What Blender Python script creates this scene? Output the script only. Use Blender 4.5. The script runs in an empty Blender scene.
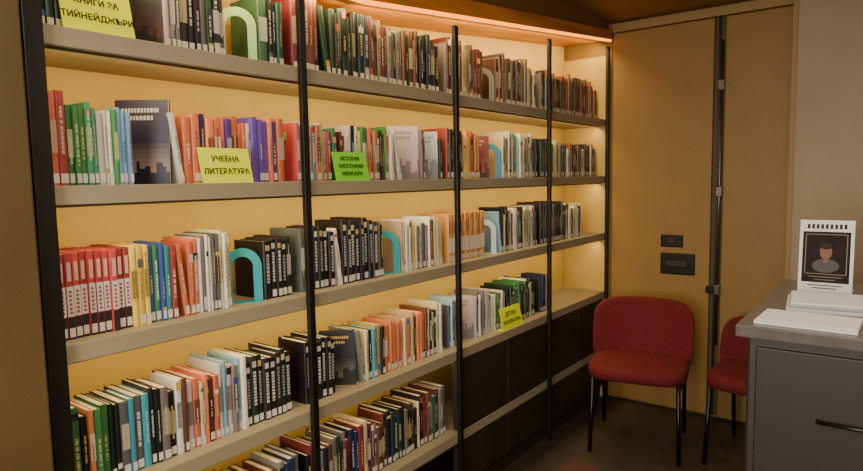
import bpy, bmesh, math, random
from mathutils import Matrix, Vector
random.seed(11)
CAMZ=1.45
# ------------------------------------------------------------------ helpers
def lin(c):
    if isinstance(c,str):
        c=c.lstrip('#'); c=[int(c[i:i+2],16)/255 for i in (0,2,4)]
    return tuple((v/12.92 if v<=0.04045 else ((v+0.055)/1.055)**2.4) for v in c)+(1.0,)
def mat(name,col,rough=0.6,metal=0.0,noise=None,bump=0.0,scale=8,stretch=(1,1,1),emit=None,spec=0.5):
    m=bpy.data.materials.new(name); m.use_nodes=True
    nt=m.node_tree; b=nt.nodes['Principled BSDF']
    b.inputs['Base Color'].default_value=lin(col)
    b.inputs['Roughness'].default_value=rough; b.inputs['Metallic'].default_value=metal
    b.inputs['Specular IOR Level'].default_value=spec
    if noise or bump:
        tc=nt.nodes.new('ShaderNodeTexCoord'); mp=nt.nodes.new('ShaderNodeMapping')
        mp.inputs['Scale'].default_value=stretch
        n=nt.nodes.new('ShaderNodeTexNoise'); n.inputs['Scale'].default_value=scale; n.inputs['Detail'].default_value=5
        nt.links.new(tc.outputs['Object'],mp.inputs['Vector']); nt.links.new(mp.outputs['Vector'],n.inputs['Vector'])
        if noise:
            r=nt.nodes.new('ShaderNodeValToRGB')
            r.color_ramp.elements[0].color=lin(col); r.color_ramp.elements[1].color=lin(noise)
            r.color_ramp.elements[0].position=0.3; r.color_ramp.elements[1].position=0.72
            nt.links.new(n.outputs['Fac'],r.inputs['Fac']); nt.links.new(r.outputs['Color'],b.inputs['Base Color'])
        if bump:
            bp=nt.nodes.new('ShaderNodeBump'); bp.inputs['Strength'].default_value=bump; bp.inputs['Distance'].default_value=0.01
            nt.links.new(n.outputs['Fac'],bp.inputs['Height']); nt.links.new(bp.outputs['Normal'],b.inputs['Normal'])
    if emit:
        b.inputs['Emission Color'].default_value=lin(col); b.inputs['Emission Strength'].default_value=emit
    return m
def vcmat(name,rough=0.45):
    m=bpy.data.materials.new(name); m.use_nodes=True; nt=m.node_tree; b=nt.nodes['Principled BSDF']
    a=nt.nodes.new('ShaderNodeAttribute'); a.attribute_name='Col'
    hs=nt.nodes.new('ShaderNodeHueSaturation'); hs.inputs['Saturation'].default_value=.9; hs.inputs['Value'].default_value=.84
    nt.links.new(a.outputs['Color'],hs.inputs['Color']); nt.links.new(hs.outputs['Color'],b.inputs['Base Color']); b.inputs['Roughness'].default_value=rough
    return m
def link(o,parent=None):
    bpy.context.scene.collection.objects.link(o)
    if parent: o.parent=parent
    return o
def empty(name,loc=(0,0,0),rz=0):
    e=bpy.data.objects.new(name,None); e.location=loc; e.rotation_euler=(0,0,rz); e.empty_display_size=0.1
    return link(e)
def box(name,x0,x1,y0,y1,z0,z1,m,parent=None,bev=0.0,seg=2):
    me=bpy.data.meshes.new(name); bm=bmesh.new()
    bmesh.ops.create_cube(bm,size=1)
    cx,cy,cz=(x0+x1)/2,(y0+y1)/2,(z0+z1)/2
    for v in bm.verts: v.co=Vector((v.co.x*(x1-x0),v.co.y*(y1-y0),v.co.z*(z1-z0)))
    if bev: bmesh.ops.bevel(bm,geom=bm.edges[:],offset=bev,segments=seg,affect='EDGES',profile=0.5)
    bm.to_mesh(me); bm.free(); me.materials.append(m)
    o=bpy.data.objects.new(name,me); o.location=(cx,cy,cz)
    return link(o,parent)
def prism(name,pts,axis,a0,a1,m,parent=None):
    vs=[]
    for a in (a0,a1):
        for p in pts: vs.append((a,p[0],p[1]) if axis=='x' else (p[0],a,p[1]))
    n=len(pts); fs=[list(range(n))[::-1],list(range(n,2*n))]
    for i in range(n): j=(i+1)%n; fs.append([i,j,n+j,n+i])
    me=bpy.data.meshes.new(name); me.from_pydata(vs,[],fs)
    bm=bmesh.new(); bm.from_mesh(me); bmesh.ops.recalc_face_normals(bm,faces=bm.faces[:]); bm.to_mesh(me); bm.free()
    me.materials.append(m); o=bpy.data.objects.new(name,me); return link(o,parent)
def tube(name,pts,r,m,parent=None,N=12):
    P=[Vector(p) for p in pts]; vs=[];fs=[]
    for i,p in enumerate(P):
        t=(P[min(i+1,len(P)-1)]-P[max(i-1,0)]).normalized()
        up=Vector((0,0,1)) if abs(t.z)<.8 else Vector((0,1,0))
        a=t.cross(up).normalized(); b=t.cross(a)
        for k in range(N):
            an=2*math.pi*k/N; vs.append(tuple(p+r*(a*math.cos(an)+b*math.sin(an))))
    for i in range(len(P)-1):
        for k in range(N):
            l=(k+1)%N; fs.append((i*N+k,i*N+l,(i+1)*N+l,(i+1)*N+k))
    fs.append(tuple(range(N))); fs.append(tuple(range((len(P)-1)*N,len(P)*N))[::-1])
    me=bpy.data.meshes.new(name); me.from_pydata(vs,[],fs)
    bm=bmesh.new(); bm.from_mesh(me); bmesh.ops.recalc_face_normals(bm,faces=bm.faces[:]); bm.to_mesh(me); bm.free()
    for p_ in me.polygons: p_.use_smooth=len(p_.vertices)==4
    me.materials.append(m); return link(bpy.data.objects.new(name,me),parent)
class MB:
    def __init__(s): s.v=[];s.f=[];s.c=[]
    def poly(s,M,pts,faces,col):
        b=len(s.v)
        for p in pts: s.v.append(tuple(M@Vector(p)))
        for f in faces: s.f.append([b+i for i in f]); s.c.append(col)
    def box(s,M,x0,x1,y0,y1,z0,z1,col):
        pts=[(x0,y0,z0),(x1,y0,z0),(x1,y1,z0),(x0,y1,z0),(x0,y0,z1),(x1,y0,z1),(x1,y1,z1),(x0,y1,z1)]
        s.poly(M,pts,[(0,3,2,1),(4,5,6,7),(0,1,5,4),(1,2,6,5),(2,3,7,6),(3,0,4,7)],col)
    def obj(s,name,m):
        me=bpy.data.meshes.new(name); me.from_pydata(s.v,[],s.f)
        at=me.color_attributes.new('Col','FLOAT_COLOR','CORNER'); arr=[]
        for p,c in zip(me.polygons,s.c): arr+=list(c)*p.loop_total
        at.data.foreach_set('color',arr); me.materials.append(m)
        return link(bpy.data.objects.new(name,me))
# ------------------------------------------------------------------ materials
M_back=mat('shelf_back_panel',(0.80,0.69,0.38),0.6,noise=(0.76,0.64,0.34),scale=3,stretch=(1,1,.3))
M_shelf=mat('shelf_board',(0.62,0.57,0.47),0.45,noise=(0.55,0.50,0.41),scale=6,stretch=(1,.15,1))
M_post=mat('black_post',(0.07,0.06,0.055),0.4)
M_panel=mat('brown_panel',(0.36,0.28,0.13),0.6,noise=(0.30,0.23,0.10),scale=3)
M_soff=mat('orange_wood',(0.86,0.56,0.12),0.45,noise=(0.66,0.38,0.06),scale=10,stretch=(2,.15,2))
M_ceil=mat('ceiling_brown',(0.54,0.39,0.18),0.7,noise=(0.47,0.33,0.14),scale=2)
M_door=mat('door_ochre',(0.60,0.47,0.24),0.55,noise=(0.55,0.43,0.21),scale=2,stretch=(1,1,.4))
M_frame=mat('door_frame_beige',(0.60,0.50,0.30),0.55)
M_grey=mat('partition_beige',(0.68,0.60,0.49),0.6,noise=(0.63,0.55,0.44),scale=2)
M_wall=mat('wall_beige',(0.60,0.53,0.40),0.7)
M_floor=mat('floor_vinyl',(0.20,0.17,0.14),0.5,noise=(0.27,0.22,0.17),scale=12)
M_dark=mat('dark_cabinet',(0.16,0.14,0.12),0.5)
M_blk=mat('black_plastic',(0.03,0.03,0.03),0.35)
M_met=mat('steel',(0.45,0.43,0.40),0.3,metal=0.9)
M_red=mat('red_fabric',(0.42,0.035,0.07),0.85,noise=(0.32,0.02,0.05),scale=60,bump=.3)
M_sign=mat('sign_yellow_green',(0.88,0.93,0.02),0.6)
M_sign2=mat('sign_green',(0.46,0.80,0.14),0.6)
M_ink=mat('ink_black',(0.04,0.04,0.03),0.7)
M_paper=mat('white_paper',(0.86,0.85,0.84),0.6)
M_ctop=mat('counter_top_grey',(0.42,0.40,0.39),0.12,noise=(0.37,0.35,0.34),scale=30)
M_cbody=mat('counter_body',(0.20,0.165,0.14),0.45)
M_fill_lamp=mat('fill_lamp_diffuser',(1.0,0.93,0.82),0.5,emit=4)  # glowing face of the added fill fixtures
M_glow=mat('led_tape',(1.0,0.58,0.12),0.5,emit=3.2)
M_books=vcmat('book_covers')
# ------------------------------------------------------------------ room
YE=3.86; XR=2.25; YB=-1.6; ZC=2.40
box('floor',-0.32,XR+.05,YB-.05,YE+.10,-0.05,0,M_floor)
box('ceiling',-0.32,XR+.05,YB-.05,YE+.10,ZC,ZC+.05,M_ceil)
box('wall_left',-0.37,-0.32,YB-.05,YE+.10,0,ZC,M_wall)
box('wall_right',XR,XR+.05,YB,YE,0,ZC,M_wall)
box('wall_back',-0.32,XR+.05,YB-.05,YB,0,ZC,M_wall)
box('wall_end',-0.32,XR+.05,YE+.03,YE+.10,0,ZC,M_door)
box('trim_1',-0.32,0.03,-0.35,0.545,0,ZC,M_panel,bev=.004)
rug=mat('rug_pile',(0.13,0.19,0.16),0.95,noise=(0.34,0.17,0.12),scale=7,bump=.3)
box('rug',0.20,1.05,0.8,2.90,0.0,0.008,rug)
d=empty('door_1',(0,0,0))
box('leaf_left',0.035,0.625,YE-.01,YE+.028,0.02,2.33,M_door,d,bev=.006)
box('leaf_right',0.685,1.02,YE-.01,YE+.028,0.02,2.33,M_door,d,bev=.006)
box('seam',0.627,0.683,YE+.005,YE+.028,0.02,2.33,M_panel,d)
box('seal',0.648,0.660,YE-.008,YE+.01,0.02,2.33,M_blk,d)
box('head_rail',0.035,1.02,YE-.02,YE+.028,2.335,2.385,M_frame,d,bev=.003)
tube('lock_rod',[(0.672,YE-.025,0.45),(0.672,YE-.025,2.2)],.008,M_met,d)
for z in (0.78,1.35,1.95):
    box('rod_bracket',0.655,0.690,YE-.045,YE-.008,z-.03,z+.03,M_met,d,bev=.004)
box('lever',0.615,0.66,YE-.05,YE-.03,0.76,0.80,M_blk,d,bev=.004)
box('latch_plate',0.345,0.545,YE-.018,YE-.008,0.85,0.98,M_blk,d,bev=.006)
box('latch_grip',0.38,0.51,YE-.04,YE-.016,0.895,0.935,M_dark,d,bev=.008)
box('socket_plate',0.345,0.475,YE-.018,YE-.008,1.015,1.09,M_blk,d,bev=.006)
box('socket_button',0.385,0.435,YE-.026,YE-.016,1.035,1.07,M_dark,d,bev=.004)
p=empty('wall_partition')
box('panel',1.035,XR,YE-.12,YE+.028,0,ZC,M_grey,p,bev=.004)
box('edge_strip',1.028,1.05,YE-.13,YE-.118,0,ZC,M_frame,p)
# ------------------------------------------------------------------ bookshelf
SH=[1.805,1.45,1.085,0.705,0.335]; T=.044
PY=[0.575,1.330,2.166,3.03,3.845]
bs=empty('bookshelf')
box('back_panel',-0.315,-0.295,0.55,3.85,0.0,2.35,M_back,bs)
for i,z in enumerate(SH):
    box('shelf_%d'%(i+1),-0.293,-0.008,0.556,3.845,z-T,z,M_shelf,bs,bev=.002)
for i,y in enumerate(PY):
    w=.02 if i==0 else .012
    box('post_%d'%(i+1),-0.006,0.012,y-w,y+w,0,(2.04 if y<2 else 2.02+(y-1.6)*.104),M_post,bs,bev=.002)
box('end_side',-0.293,-0.01,3.846,3.853,0,2.2,M_back,bs)
box('plinth',-0.27,-0.03,0.56,3.84,0,0.08,M_dark,bs)
for k in (2,3):
    y0,y1=PY[k]+.016,PY[k+1]-.016
    box('cabinet_door_%d'%k,-0.05,-0.010,y0,(y0+y1)/2-.003,0.085,SH[3]-T-.002,M_dark,bs,bev=.003)
    box('cabinet_door_%db'%k,-0.05,-0.010,(y0+y1)/2+.003,y1,0.085,SH[3]-T-.002,M_dark,bs,bev=.003)
pts=[(0.55,2.06),(1.6,2.06),(3.85,2.295),(3.85,2.35),(1.6,2.13),(0.55,2.13)]
prism('soffit_board',pts,'x',-0.293,0.03,M_soff,bs)
prism('led_tape',[(0.56,2.046),(1.6,2.046),(3.84,2.281),(3.84,2.294),(1.6,2.059),(0.56,2.059)],'x',0.016,0.028,M_glow,bs)
pts2=[(0.55,2.132),(1.6,2.132),(3.85,2.352),(3.85,2.398),(0.55,2.398)]
prism('soffit_upper',pts2,'x',-0.293,0.0,M_ceil,bs)
def led(y0,y1,z0,z1,en,x=-0.045):
    L=y1-y0
    ld=bpy.data.lights.new('led_light','AREA'); ld.shape='RECTANGLE'; ld.size=L; ld.size_y=.012; ld.energy=en; ld.color=(1,.70,.29)
    o=bpy.data.objects.new('led_strip_light',ld)
    zx=Vector((0.55,0,0.83)).normalized(); xx=Vector((0,y1-y0,z1-z0)).normalized(); zx=(zx-zx.dot(xx)*xx).normalized(); yx=zx.cross(xx)
    R=Matrix((xx,yx,zx)).transposed().to_4x4(); R.translation=(x,(y0+y1)/2,(z0+z1)/2-.008); o.matrix_world=R
    link(o)
for z,en in zip(SH[:4],(8,7.5,6.5,3)):
    led(0.60,3.82,z-T,z-T,en)
    box('led_profile',-0.038,-0.028,0.60,3.82,z-T-.006,z-T,M_met,bs)
led(0.6,1.6,2.06,2.06,4); led(1.62,3.83,2.062,2.29,12)
# ------------------------------------------------------------------ books
W='#dcd6ca';K='#1b1a1e';R_='#b81f22';O='#d8662a';Y='#e0b42a';G='#2f7a3c';B='#2450a8';P='#5a2c9a';TL='#1e8fa0';BR='#5b3520';CR='#cdb98c';DG='#1f3d2c';GY='#6d6a68';LB='#7fb4dc';PK='#c9527a';MR='#6d1a20';NV='#18244c'
def jit(c,a=.08):
    c=c.lstrip('#'); v=[int(c[i:i+2],16)/255 for i in (0,2,4)]
    k=1+random.uniform(-a,a)*2
    return lin([min(1,max(0,x*k+random.uniform(-a,a)*.4)) for x in v])
def mix(a,b,t): return tuple(a[i]*(1-t)+b[i]*t for i in range(3))+(1.0,)
def contrast(c,t=.62):
    v=sum(c[:3])/3
    k=lin(random.choice(['#e8e0c8','#e8c860','#f0f0f0','#e8e0c8'])) if v<.28 else lin(random.choice(['#302a28','#7a2420','#2c3860']))
    return mix(c,k,t)
PAGE=lin('#e6dcc0')
def book(mb,M,t,h,d,col,style='n',label=True):
    t=max(t,.006)
    sp=[(-.006,0),(-.0015,.1*t),(-.0004,.3*t),(0,.5*t),(-.0004,.7*t),(-.0015,.9*t),(-.006,t),(-.009,t),(-.009,0)]
    n=len(sp); pts=[(a,b,0) for a,b in sp]+[(a,b,h) for a,b in sp]
    fs=[tuple(range(n))[::-1],tuple(range(n,2*n))]+[(i,(i+1)%n,n+(i+1)%n,n+i) for i in range(n)]
    mb.poly(M,pts,fs,col)
    c=.0014
    mb.box(M,-d,-.009,0,c,0,h,col); mb.box(M,-d,-.009,t-c,t,0,h,col)
    mb.box(M,-d+.004,-.009,c,t-c,.003,h-.003,PAGE)
    q=lambda y0,y1,z0,z1,cc,x=.0005: mb.poly(M,[(x,y0*t,z0),(x,y1*t,z0),(x,y1*t,z1),(x,y0*t,z1)],[(0,1,2,3)],cc)
    tc=contrast(col)
    if style=='red':
        q(.06,.94,h*.27,h*.62,lin('#e6ded4'),.0003); q(.06,.94,.0,h*.26,lin('#33282a'),.0003)
        q(.25,.75,h*.68,h*.90,lin('#e8b0a0')); z=h*.30
        while z<h*.58: q(.3,.7,z,z+.006,lin('#b04444'),.0006); z+=.010
    elif style=='bw':
        q(.18,.82,h*.84,h*.93,tc); z=h*.28; cc=mix(col,lin('#f2f0ea'),random.uniform(.3,.8))
        while z<h*.75:
            l=random.uniform(.004,.010); q(.28,.72,z,z+l,cc); z+=l+.003
    elif style=='pl':
        q(.06,.94,h*.2,h*.5,lin('#ece6da'),.0003); q(.3,.7,h*.6,h*.85,tc,.0004)
    else:
        if random.random()<.4:
            z=random.choice([.12,.72,.86])*h; q(.08,.92,z,z+h*random.uniform(.04,.12),jit(random.choice([W,Y,K,R_,GY,B])),.0003)
        if random.random()<.3: q(.06,.94,h*.35,h*.7,mix(col,jit(random.choice([W,CR,K])),.7),.0003)
        if random.random()<.8:
            z=h*random.uniform(.25,.4); top=h*random.uniform(.55,.85); a=random.uniform(.30,.42)
            while z<top:
                l=random.uniform(.003,.012); q(a,1-a,z,z+l,tc); z+=l+random.choice([.0015,.0015,.005])
    if label: q(.12,.88,.006,.028,lin('#dcd8cc'),.0008)
def cover_art(mb,M,w,h,col):
    def q(y0,y1,z0,z1,cc,x): mb.poly(M,[(x,y0*w,z0*h),(x,y1*w,z0*h),(x,y1*w,z1*h),(x,y0*w,z1*h)],[(0,1,2,3)],cc)
    tc=contrast(col,.6)
    b2=mix(col,jit(random.choice([CR,O,GY,MR,TL]),.1),.5)
    for i in range(8): q(.0,1,.06*i,.06*(i+1)+.001,mix(b2,col,i/8),.0004)
    x=0
    while x<.98:
        ww=random.uniform(.05,.14); q(x,min(1,x+ww),0,random.uniform(.12,.42),mix(col,lin('#0c0c10'),.6),.0006); x+=ww
    for k in range(2):
        z=.90-.09*k; y=.12+.1*k
        while y<.82-.1*k: l=random.uniform(.03,.06); q(y,min(.88,y+l),z-.05,z,tc,.0007); y+=l+.018
def arch(y,z,colr,phi=40,h=.165,w=.115,band=.026,x=-.16):
    r=w/2;N=18
    outer=[(0,0)]+[(r-r*math.cos(math.pi*i/N),h-r+r*math.sin(math.pi*i/N)) for i in range(N+1)]+[(w,0)]
    ri=r-band
    inner=[(band,0)]+[(r-ri*math.cos(math.pi*i/N),h-r+ri*math.sin(math.pi*i/N)) for i in range(N+1)]+[(w-band,0)]
    vs=[];fs=[];n=len(outer);th=.003
    for xx in (0,th):
        for p_ in outer: vs.append((xx,p_[0],p_[1]))
        for p_ in inner: vs.append((xx,p_[0],p_[1]))
    for i in range(n-1):
        fs+=[(i,i+1,n+i+1,n+i),(2*n+i,3*n+i,3*n+i+1,2*n+i+1),(i,2*n+i,2*n+i+1,i+1),(n+i,n+i+1,3*n+i+1,3*n+i)]
    fs+=[(0,n,3*n,2*n),(n-1,3*n-1,4*n-1,2*n-1)]
    b=len(vs)
    for (a0,b0,c0) in [(0,.02,0),(.03,.02,0),(.03,w,0),(0,w,0),(0,.02,.002),(.03,.02,.002),(.03,w,.002),(0,w,.002)]: vs.append((a0,b0,c0))
    fs+=[tuple(b+i for i in f) for f in [(0,3,2,1),(4,5,6,7),(0,1,5,4),(1,2,6,5),(2,3,7,6),(3,0,4,7)]]
    me=bpy.data.meshes.new('bookend'); me.from_pydata(vs,[],fs); me.materials.append(mat('bookend_paint',colr,.4))
    o=bpy.data.objects.new('bookend',me); o.location=(x,y,z); o.rotation_euler=(0,0,-math.radians(phi)); link(o)
SX=-.055
def bay(z,y0,y1,groups,name='books'):
    mb=MB(); y=y0
    for g in groups:
        k=g[0]
        if k=='b':
            _,n,cols,t0,t1,h0,h1=g[:7]; st=g[7] if len(g)>7 else 'n'
            for i in range(n):
                t=random.uniform(t0,t1)
                if y+t>y1: break
                h=random.uniform(h0,h1); c=jit(cols[i%len(cols)] if st!='n' else random.choice(cols))
                dd=random.uniform(.13,.17)
                M=Matrix.Translation((SX-random.uniform(0,.010),y,z))
                book(mb,M,t,h,dd,c,st,random.random()<.85); y+=t+.0007
        elif k=='lean':
            _,c,t,h,a=g; a=math.radians(a)
            if y+h*math.sin(a)+t>y1: continue
            M=Matrix.Translation((SX-.004,y+h*math.sin(a),z))@Matrix.Rotation(a,4,'X'); book(mb,M,t,h,.15,jit(c)); y+=h*math.sin(a)+t*math.cos(a)+.001
        elif k=='face':
            _,c,w,h,phi=g; ph=math.radians(phi)
            if y+w*math.cos(ph)+.02>y1: continue
            M=Matrix.Translation((SX-.01-w*math.sin(ph),y+.018*math.sin(ph),z))@Matrix.Rotation(-ph,4,'Z')@Matrix.Rotation(-.06,4,'Y')
            cc=jit(c); t=.016
            mb.box(M,-.0015,0,0,w,0.001,h,cc); mb.box(M,-t,-t+.0015,0,w,.001,h,cc); mb.box(M,-t,0,0,.0015,.001,h,cc); mb.box(M,-t+.0015,-.0015,.0015,w-.003,.003,h-.003,PAGE)
            cover_art(mb,M,w,h,cc); y+=w*math.cos(ph)+.02
        elif k=='arch':
            _,c,phi=g; ph=math.radians(phi)
            arch(y+.020,z,c,phi,x=SX-.115*math.sin(ph)-.012); y+=.115*math.cos(ph)+.026
        elif k=='gap': y+=g[1]
    mb.obj(name,M_books)
A=[PY[i]+.02 for i in range(4)]; Z=[PY[i+1]-.018 for i in range(4)]
# shelf 1 (top)
bay(SH[0],A[0],Z[0],[('b',11,[K,'#2c2a26',GY,DG,W],.012,.022,.20,.235),('face','#1a1a1e',.14,.22,48),('b',3,[K,W,GY],.012,.02,.18,.2),('b',2,['#1c1c20'],.02,.026,.21,.23),('b',5,[K,GY,DG],.015,.025,.17,.19),('arch',(0.62,0.78,0.50),35),('b',1,['#2c5a38'],.03,.034,.2,.205),('b',7,[DG,'#1e4a3a',K],.015,.025,.19,.22)])
bay(SH[0],A[1],Z[1],[('b',5,[MR,BR,'#7a3020'],.018,.028,.215,.245),('lean',DG,.02,.225,8),('b',9,['#23403c','#1d2c38',DG,K],.016,.026,.21,.245),('b',5,['#7a5a48',BR,GY],.014,.022,.21,.24),('b',6,[GY,'#3c4a50',K,MR],.014,.024,.20,.235),('b',12,[DG,MR,BR,K],.016,.03,.19,.235)])
bay(SH[0],A[2],Z[2],[('b',13,[MR,'#3a5a40',GY,BR,CR],.016,.03,.21,.25),('arch',(0.5,0.5,0.45),40),('b',14,['#8a6a50',GY,BR,'#4a4540'],.014,.028,.21,.25),('b',30,[CR,GY,'#9a7a5a'],.012,.022,.18,.21)])
bay(SH[0],A[3],Z[3],[('b',60,['#8a4a2c',MR,BR,'#a06a3a',GY,'#4a3028'],.012,.026,.18,.235)])
# shelf 2
bay(SH[1],A[0],Z[0],[('b',2,[O,'#c04a20'],.018,.026,.215,.235),('b',1,[R_],.02,.022,.21,.22),('b',2,[GY,G],.010,.016,.18,.20),('b',4,[G,W,TL,'#2c9a6a'],.008,.016,.17,.20),('b',6,[W,TL,LB,G,W],.008,.014,.18,.20),('face','#2a2438',.14,.225,52),('lean',W,.014,.19,7),('b',2,['#d05a30',O],.02,.028,.18,.19),('b',6,[O,R_,P,NV,B,P],.016,.026,.175,.195),('b',3,[O,Y,W],.010,.018,.17,.18),('b',6,[P,'#6a3ab0',P,O],.015,.024,.18,.20),('b',3,[O,CR,W],.012,.02,.17,.18),('arch',(0.40,0.66,0.28),42)])
bay(SH[1],A[1],Z[1],[('b',9,[W,K,R_,CR,O,TL],.010,.020,.16,.20),('lean','#2c7a4a',.018,.18,6),('b',18,[Y,O,G,CR,W,MR,K],.009,.020,.15,.20),('lean',W,.016,.20,10),('face','#c8c8c8',.14,.215,45),('b',2,[W,GY],.01,.014,.19,.2),('face','#b0b4c0',.13,.20,50),('b',8,[G,DG,W],.010,.018,.16,.19)])
bay(SH[1],A[2],Z[2],[('b',14,[O,R_,Y,CR,K,BR],.012,.024,.18,.225),('face','#7a2a24',.12,.20,50),('arch',(0.30,0.58,0.75),40),('b',18,[TL,GY,'#4a8a8a',CR,W],.010,.022,.19,.23),('b',20,[GY,K,BR,G],.010,.02,.18,.21)])
bay(SH[1],A[3],Z[3],[('b',18,[G,DG,'#5a7a30',CR,K],.010,.022,.17,.21),('gap',.02),('b',40,[K,BR,'#704a2a',CR,W],.010,.02,.15,.20)])
# shelf 3
bay(SH[2],A[0],Z[0],[('b',11,[R_],.0165,.0175,.204,.208,'red'),('b',3,[Y,'#f0c828'],.014,.018,.20,.21),('b',3,[B,G,NV],.012,.017,.20,.21),('b',2,[R_,TL],.013,.017,.20,.21),('lean',O,.015,.20,6),('b',2,[Y,O],.014,.018,.20,.215),('b',9,[W,O,CR,W,GY,Y],.008,.015,.21,.235),('arch',(0.10,0.58,0.62),36),('b',5,[K],.018,.026,.18,.195,'bw'),('b',5,[K,GY],.012,.018,.18,.20)])
bay(SH[2],A[1],Z[1],[('b',2,[GY,CR],.014,.02,.20,.21),('b',5,[K],.018,.026,.19,.215,'bw'),('lean',W,.016,.20,7),('b',8,[K,'#2a2226'],.018,.026,.20,.23,'bw'),('b',2,[GY,K],.012,.02,.19,.21),('arch',(0.10,0.56,0.60),42),('b',7,[CR,W,'#c8a060'],.010,.02,.18,.21),('b',14,[W,CR,R_,GY,CR],.010,.02,.17,.21)])
bay(SH[2],A[2],Z[2],[('b',16,['#d08a2c','#c87a20','#d89a3a'],.016,.020,.205,.215,'pl'),('arch',(0.80,0.86,0.88),40),('lean',LB,.016,.2,8),('b',26,[W,GY,CR,K],.010,.02,.18,.22)])
bay(SH[2],A[3],Z[3],[('b',18,[K,'#2a2a30',GY],.012,.022,.19,.23),('b',16,[W,CR,GY,BR],.010,.02,.17,.21)])
# shelf 4
bay(SH[3],A[0],Z[0],[('b',3,[MR,G,NV],.012,.02,.20,.22),('b',6,[O,K,G,GY],.012,.02,.18,.21),('b',8,[Y,K,TL,GY,BR],.012,.022,.18,.21),('b',8,[O,W,BR,'#c88a40',CR],.012,.02,.18,.21),('b',6,[W,LB,GY],.012,.018,.20,.225),('b',14,[K,'#282428'],.015,.026,.19,.215,'bw')])
bay(SH[3],A[1],Z[1],[('b',6,[K],.018,.026,.19,.215,'bw'),('face','#1e2c34',.13,.20,48),('lean',GY,.014,.20,8),('b',7,[TL,K,Y,CR],.010,.02,.18,.21),('b',6,[O,'#c86a28'],.012,.018,.18,.2),('b',10,[O,GY,BR,CR],.012,.02,.18,.21),('b',14,[BR,CR,W,K],.012,.02,.18,.22)])
bay(SH[3],A[2],Z[2],[('b',7,[W,GY,LB],.010,.018,.18,.22),('face','#b0b4b8',.13,.20,48),('b',9,[GY,W,'#8a9098'],.010,.018,.18,.22),('gap',.02),('b',8,[CR,W,G],.010,.018,.17,.19),('gap',.02),('b',20,[G,DG,W,K],.010,.02,.17,.21)])
bay(SH[3],A[3],Z[3],[('b',6,[NV,K,GY],.012,.02,.17,.21)])
bay(SH[4],A[0],Z[0],[('b',50,[K,BR,MR,GY,NV,DG],.014,.026,.17,.22)])
bay(SH[4],A[1],Z[1],[('b',50,[K,BR,MR,GY,NV,CR,DG],.014,.026,.17,.22)])
# ------------------------------------------------------------------ shelf signs
def sign(y0,w,h,z,lines,m,size):
    e=empty('shelf_label_sign',(-.010,y0,z)); tl=.22; th=.0012
    up=Vector((-math.sin(tl),0,math.cos(tl)))
    pr=[(0,0),(-math.sin(tl)*h,math.cos(tl)*h),(-math.sin(tl)*h-th,math.cos(tl)*h),(-th-.001,th),(-.035,th),(-.035,0)]
    prism('card',pr,'y',0,w,m,e)
    for i,l in enumerate(lines):
        cu=bpy.data.curves.new('lettering','FONT'); cu.body=l; cu.size=size; cu.align_x='CENTER'; cu.align_y='CENTER'; cu.extrude=.0003; cu.offset=.0004
        cu.materials.append(M_ink); t=bpy.data.objects.new('lettering_%d'%i,cu); link(t,e)
        xx=Vector((0,1,0)); nn=Vector((math.cos(tl),0,math.sin(tl))); yy=nn.cross(xx)
        Rm=Matrix((xx,yy,nn)).transposed().to_4x4()
        Rm.translation=up*(h*(1-(i+.9)/(len(lines)+.8)))+nn*.0008+xx*(w/2)
        t.matrix_parent_inverse=Matrix(); t.matrix_local=Rm
sign(0.645,.165,.105,SH[0],['КНИГИ ЗА','ТИЙНЕЙДЖЪРИ'],M_sign,.0205)
sign(0.975,.165,.100,SH[1],['УЧЕБНА','ЛИТЕРАТУРА'],M_sign,.0225)
sign(1.475,.165,.100,SH[1],['ИСТОРИЯ','БИОГРАФИИ','МЕМОАРИ'],M_sign2,.019)
sign(2.56,.20,.110,SH[3],['ДЕТСКА','ЛИТЕРАТУРА'],M_sign,.026)
# ------------------------------------------------------------------ chairs
def cushion(name,w,d,t,fn,m,parent):
    bm=bmesh.new(); NR,NA=8,40; rings={}
    for side in (1,-1):
        for i in range(1,NR+1):
            s=math.sin(i/NR*math.pi/2)**.8; ring=[]
            edge=(max(0,1-(i/NR)**6))**.5
            for j in range(NA):
                a=2*math.pi*j/NA; ca,sa=math.cos(a),math.sin(a); e=.45
                u=math.copysign(abs(ca)**e,ca)*w/2*s; v_=math.copysign(abs(sa)**e,sa)*d/2*s
                if i==NR and side==-1: ring.append(rings[(1,NR)][j]); continue
                ring.append(bm.verts.new(fn(u,v_,side*t/2*edge)))
            rings[(side,i)]=ring
        for i in range(2,NR+1):
            for j in range(NA):
                k=(j+1)%NA
                bm.faces.new([rings[(side,i-1)][j],rings[(side,i-1)][k],rings[(side,i)][k],rings[(side,i)][j]])
        bm.faces.new(rings[(side,1)])
    bmesh.ops.recalc_face_normals(bm,faces=bm.faces[:])
    me=bpy.data.meshes.new(name); bm.to_mesh(me); bm.free(); me.materials.append(m)
    for p_ in me.polygons: p_.use_smooth=True
    return link(bpy.data.objects.new(name,me),parent)
def chair(x,y,rz,top):
    e=empty('upholstered_chair',(x,y,0),rz)
    cushion('seat',.50,.47,.075,lambda u,v,n:(u,v,.425+n),M_red,e)
    def bk(u,v,n):
        cv=.09*(u/.27)**2
        return (u, .225-cv+n+v*.14, top-.195+v)
    cushion('backrest',.54,.38,.06,bk,M_red,e)
    for sx in (-1,1):
        tube('leg_back',[(sx*.22,.235,0.0),(sx*.22,.20,.40),(sx*.215,.20,.52),(sx*.20,.235,.62)],.011,M_blk,e)
        tube('leg_front',[(sx*.22,-.22,0.0),(sx*.21,-.19,.395)],.011,M_blk,e)
        tube('side_rail',[(sx*.215,-.195,.38),(sx*.22,.20,.38)],.010,M_blk,e)
    tube('cross_rail',[(-.22,.20,.37),(.22,.20,.37)],.009,M_blk,e)
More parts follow.
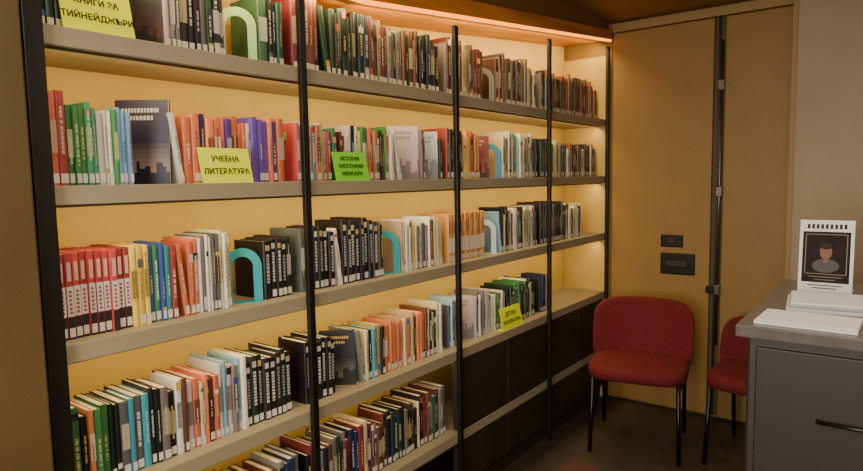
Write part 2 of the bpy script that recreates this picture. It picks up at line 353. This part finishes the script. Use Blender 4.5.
chair(0.41,3.28,math.radians(12),.762)
chair(1.01,3.40,math.radians(-6),.70)
# ------------------------------------------------------------------ counter
c=empty('counter')
cx0,cx1,cy0,cy1,cz=1.15,2.24,1.85,2.75,1.035
box('body',cx0+.03,cx1,cy0+.03,cy1-.02,0.08,cz-.035,M_cbody,c,bev=.004)
box('toe_kick',cx0+.07,cx1,cy0+.07,cy1-.05,0,0.08,M_blk,c)
box('top',cx0,cx1,cy0,cy1,cz-.035,cz,M_ctop,c,bev=.005)
for i in range(2):
    box('drawer_front',cx0+.05+i*.50,cx0+.53+i*.50,cy0+.016,cy0+.032,0.12,cz-.06,M_dark,c,bev=.004)
    tube('handle',[(cx0+.2+i*.5,cy0+.0,.80),(cx0+.38+i*.5,cy0+.0,.80)],.005,M_blk,c)
    for q_ in (.2,.38): tube('handle_post',[(cx0+q_+i*.5,cy0+.0,.80),(cx0+q_+i*.5,cy0+.02,.80)],.004,M_blk,c)
box('side_panel',cx0+.018,cx0+.032,cy0+.08,cy1-.08,0.12,cz-.07,M_dark,c,bev=.004)
ps=empty('leaflet_display_stand',(1.224,2.50,cz+.0005),0)
tl=.13
def slab(name,x0,x1,h0,h1,n0,n1,m):
    pr=[]
    for hh,nn in ((h0,n0),(h1,n0),(h1,n1),(h0,n1)):
        pr.append((hh*math.sin(tl)-nn*math.cos(tl), hh*math.cos(tl)+nn*math.sin(tl)))
    vs=[(x0,a,b) for a,b in pr]+[(x1,a,b) for a,b in pr]
    me=bpy.data.meshes.new(name); me.from_pydata(vs,[],[(0,1,2,3),(7,6,5,4),(0,4,5,1),(1,5,6,2),(2,6,7,3),(3,7,4,0)]); me.materials.append(m)
    return link(bpy.data.objects.new(name,me),ps)
M_port=mat('leaflet_portrait_ground',(0.07,0.035,0.03),.6,noise=(0.15,0.07,0.05),scale=18,spec=.2)
M_sep=mat('sepia_skin',(0.46,0.31,0.22),.6); M_gold=mat('thin_gold_border',(0.42,0.34,0.24),.5)
slab('backing',0,.160,0.0035,.250,0,.003,M_paper)
slab('picture',.010,.150,.034,.210,.0031,.0038,M_port)
for a,b,h0,h1 in ((.018,.021,.062,.202),(.139,.142,.062,.202),(.018,.142,.062,.065),(.018,.142,.199,.202)): slab('inner_border',a,b,h0,h1,.0039,.0042,M_gold)
def disc(name,cx,ch,rx,rh,n0,m):
    vs=[]
    for i in range(28):
        a=2*math.pi*i/28; hh=ch+rh*math.sin(a); vs.append((cx+rx*math.cos(a),hh*math.sin(tl)-n0*math.cos(tl),hh*math.cos(tl)+n0*math.sin(tl)))
    me=bpy.data.meshes.new(name); me.from_pydata(vs,[],[tuple(range(28))]); me.materials.append(m); link(bpy.data.objects.new(name,me),ps)
disc('portrait_shoulders',.080,.092,.040,.024,.0043,M_dark); disc('portrait_head',.080,.140,.018,.026,.0045,M_sep); disc('portrait_hair',.080,.160,.019,.011,.0047,M_ink)
slab('portrait_collar',.074,.086,.102,.114,.0044,.0048,M_sep)
for i,(a,b) in enumerate(((.03,.13),(.05,.11))): slab('caption_line',a,b,.052-i*.010,.055-i*.010,.0039,.0043,M_gold)
for i,(a,b) in enumerate(((.03,.13),(.045,.115))): slab('text_line',a,b,.023-i*.010,.026-i*.010,.0031,.0037,M_ink)
x=.022
while x<.135:
    slab('title_glyph',x,x+.008,.220,.236,.0031,.0037,M_ink); x+=.0135
box('foot',0,.160,-.01,.10,0,.003,M_paper,ps)
prism('strut',[(.035,.003),(.095,.003),(.025,.20),(.022,.17)],'x',.077,.081,M_paper,ps)
def pile(name,x,y,rz,items,z=cz):
    e=empty(name,(x,y,z),rz); zz=0.0005
    for w,d_,t,m,off in items:
        box('sheet',off,off+w,0,d_,zz,zz+t,m,e,bev=min(.002,t*.3)); zz+=t+.0003
M_lb=mat('cover_pale_blue',(0.62,0.66,0.70),.3); M_tan=mat('cover_tan',(0.58,0.38,0.26),.5)
pile('brochure_stack',1.24,2.10,.10,[(.36,.24,.012,M_paper,0),(.35,.23,.010,M_lb,.006),(.34,.22,.006,M_paper,.01)])
pile('magazine_stack',1.19,1.88,-.03,[(.24,.17,.010,M_paper,0),(.235,.165,.004,M_paper,.004)])
pile('open_magazine',1.45,1.89,.06,[(.24,.17,.004,M_tan,0),(.15,.15,.003,M_paper,.06)])
pile('book_stack',1.66,2.30,.1,[(.22,.16,.025,M_tan,0),(.20,.15,.02,M_paper,.01)])
# ------------------------------------------------------------------ added fill lights (out of view)
def fill_lamp(x,y,en,col=(1,.90,.72)):
    e=empty('fill_ceiling_lamp',(x,y,ZC))  # added ceiling fixture, out of view, brightens the room
    box('housing',-.32,.32,-.09,.09,-.045,-.001,M_met,e,bev=.004)
    box('diffuser',-.30,.30,-.075,.075,-.052,-.046,M_fill_lamp,e)
    ld=bpy.data.lights.new('lamp_fill','AREA'); ld.shape='RECTANGLE'; ld.size=.6; ld.size_y=.15; ld.energy=en; ld.color=col
    o=bpy.data.objects.new('light',ld); o.location=(0,0,-.056); link(o,e)
fill_lamp(1.35,0.2,27); fill_lamp(1.2,-1.0,18); fill_lamp(1.45,1.9,11)
w=empty('fill_window_1',(1.1,YB,1.35))  # added window behind the camera, there to carry fill light
box('frame_top',-.65,.65,.0,.04,.50,.55,M_blk,w); box('frame_bottom',-.65,.65,.0,.04,-.55,-.50,M_blk,w)
box('frame_left',-.65,-.60,.0,.04,-.5,.5,M_blk,w); box('frame_right',.60,.65,.0,.04,-.5,.5,M_blk,w); box('mullion',-.02,.02,.0,.04,-.5,.5,M_blk,w)
ld=bpy.data.lights.new('daylight_fill','AREA'); ld.shape='RECTANGLE'; ld.size=1.2; ld.size_y=1.0; ld.energy=72; ld.color=(1.0,.95,.86)  # fill light from the added window, brightens spines and shelf fronts
o=bpy.data.objects.new('daylight_fill',ld); o.location=(0,.045,0); link(o,w)
o.rotation_euler=(math.radians(90),0,0)
wd=bpy.data.worlds.new('world'); bpy.context.scene.world=wd; wd.use_nodes=True
wd.node_tree.nodes['Background'].inputs[0].default_value=(.5,.42,.33,1); wd.node_tree.nodes['Background'].inputs[1].default_value=.1
# ------------------------------------------------------------------ camera
psi,th,rho=math.radians(37.1),math.radians(5.2),.018
F=Vector((-math.sin(psi)*math.cos(th),math.cos(psi)*math.cos(th),-math.sin(th)))
R0=Vector((math.cos(psi),math.sin(psi),0)); U0=R0.cross(F)
X=(R0-rho*U0).normalized(); Yv=(U0+rho*R0).normalized(); Zv=-F
cd=bpy.data.cameras.new('camera'); cd.lens=620/863*36; cd.sensor_width=36; cd.clip_start=.02
co=bpy.data.objects.new('camera',cd); Mx=Matrix((X,Yv,Zv)).transposed().to_4x4(); Mx.translation=Vector((1.5,0,CAMZ)); co.matrix_world=Mx
link(co); bpy.context.scene.camera=co
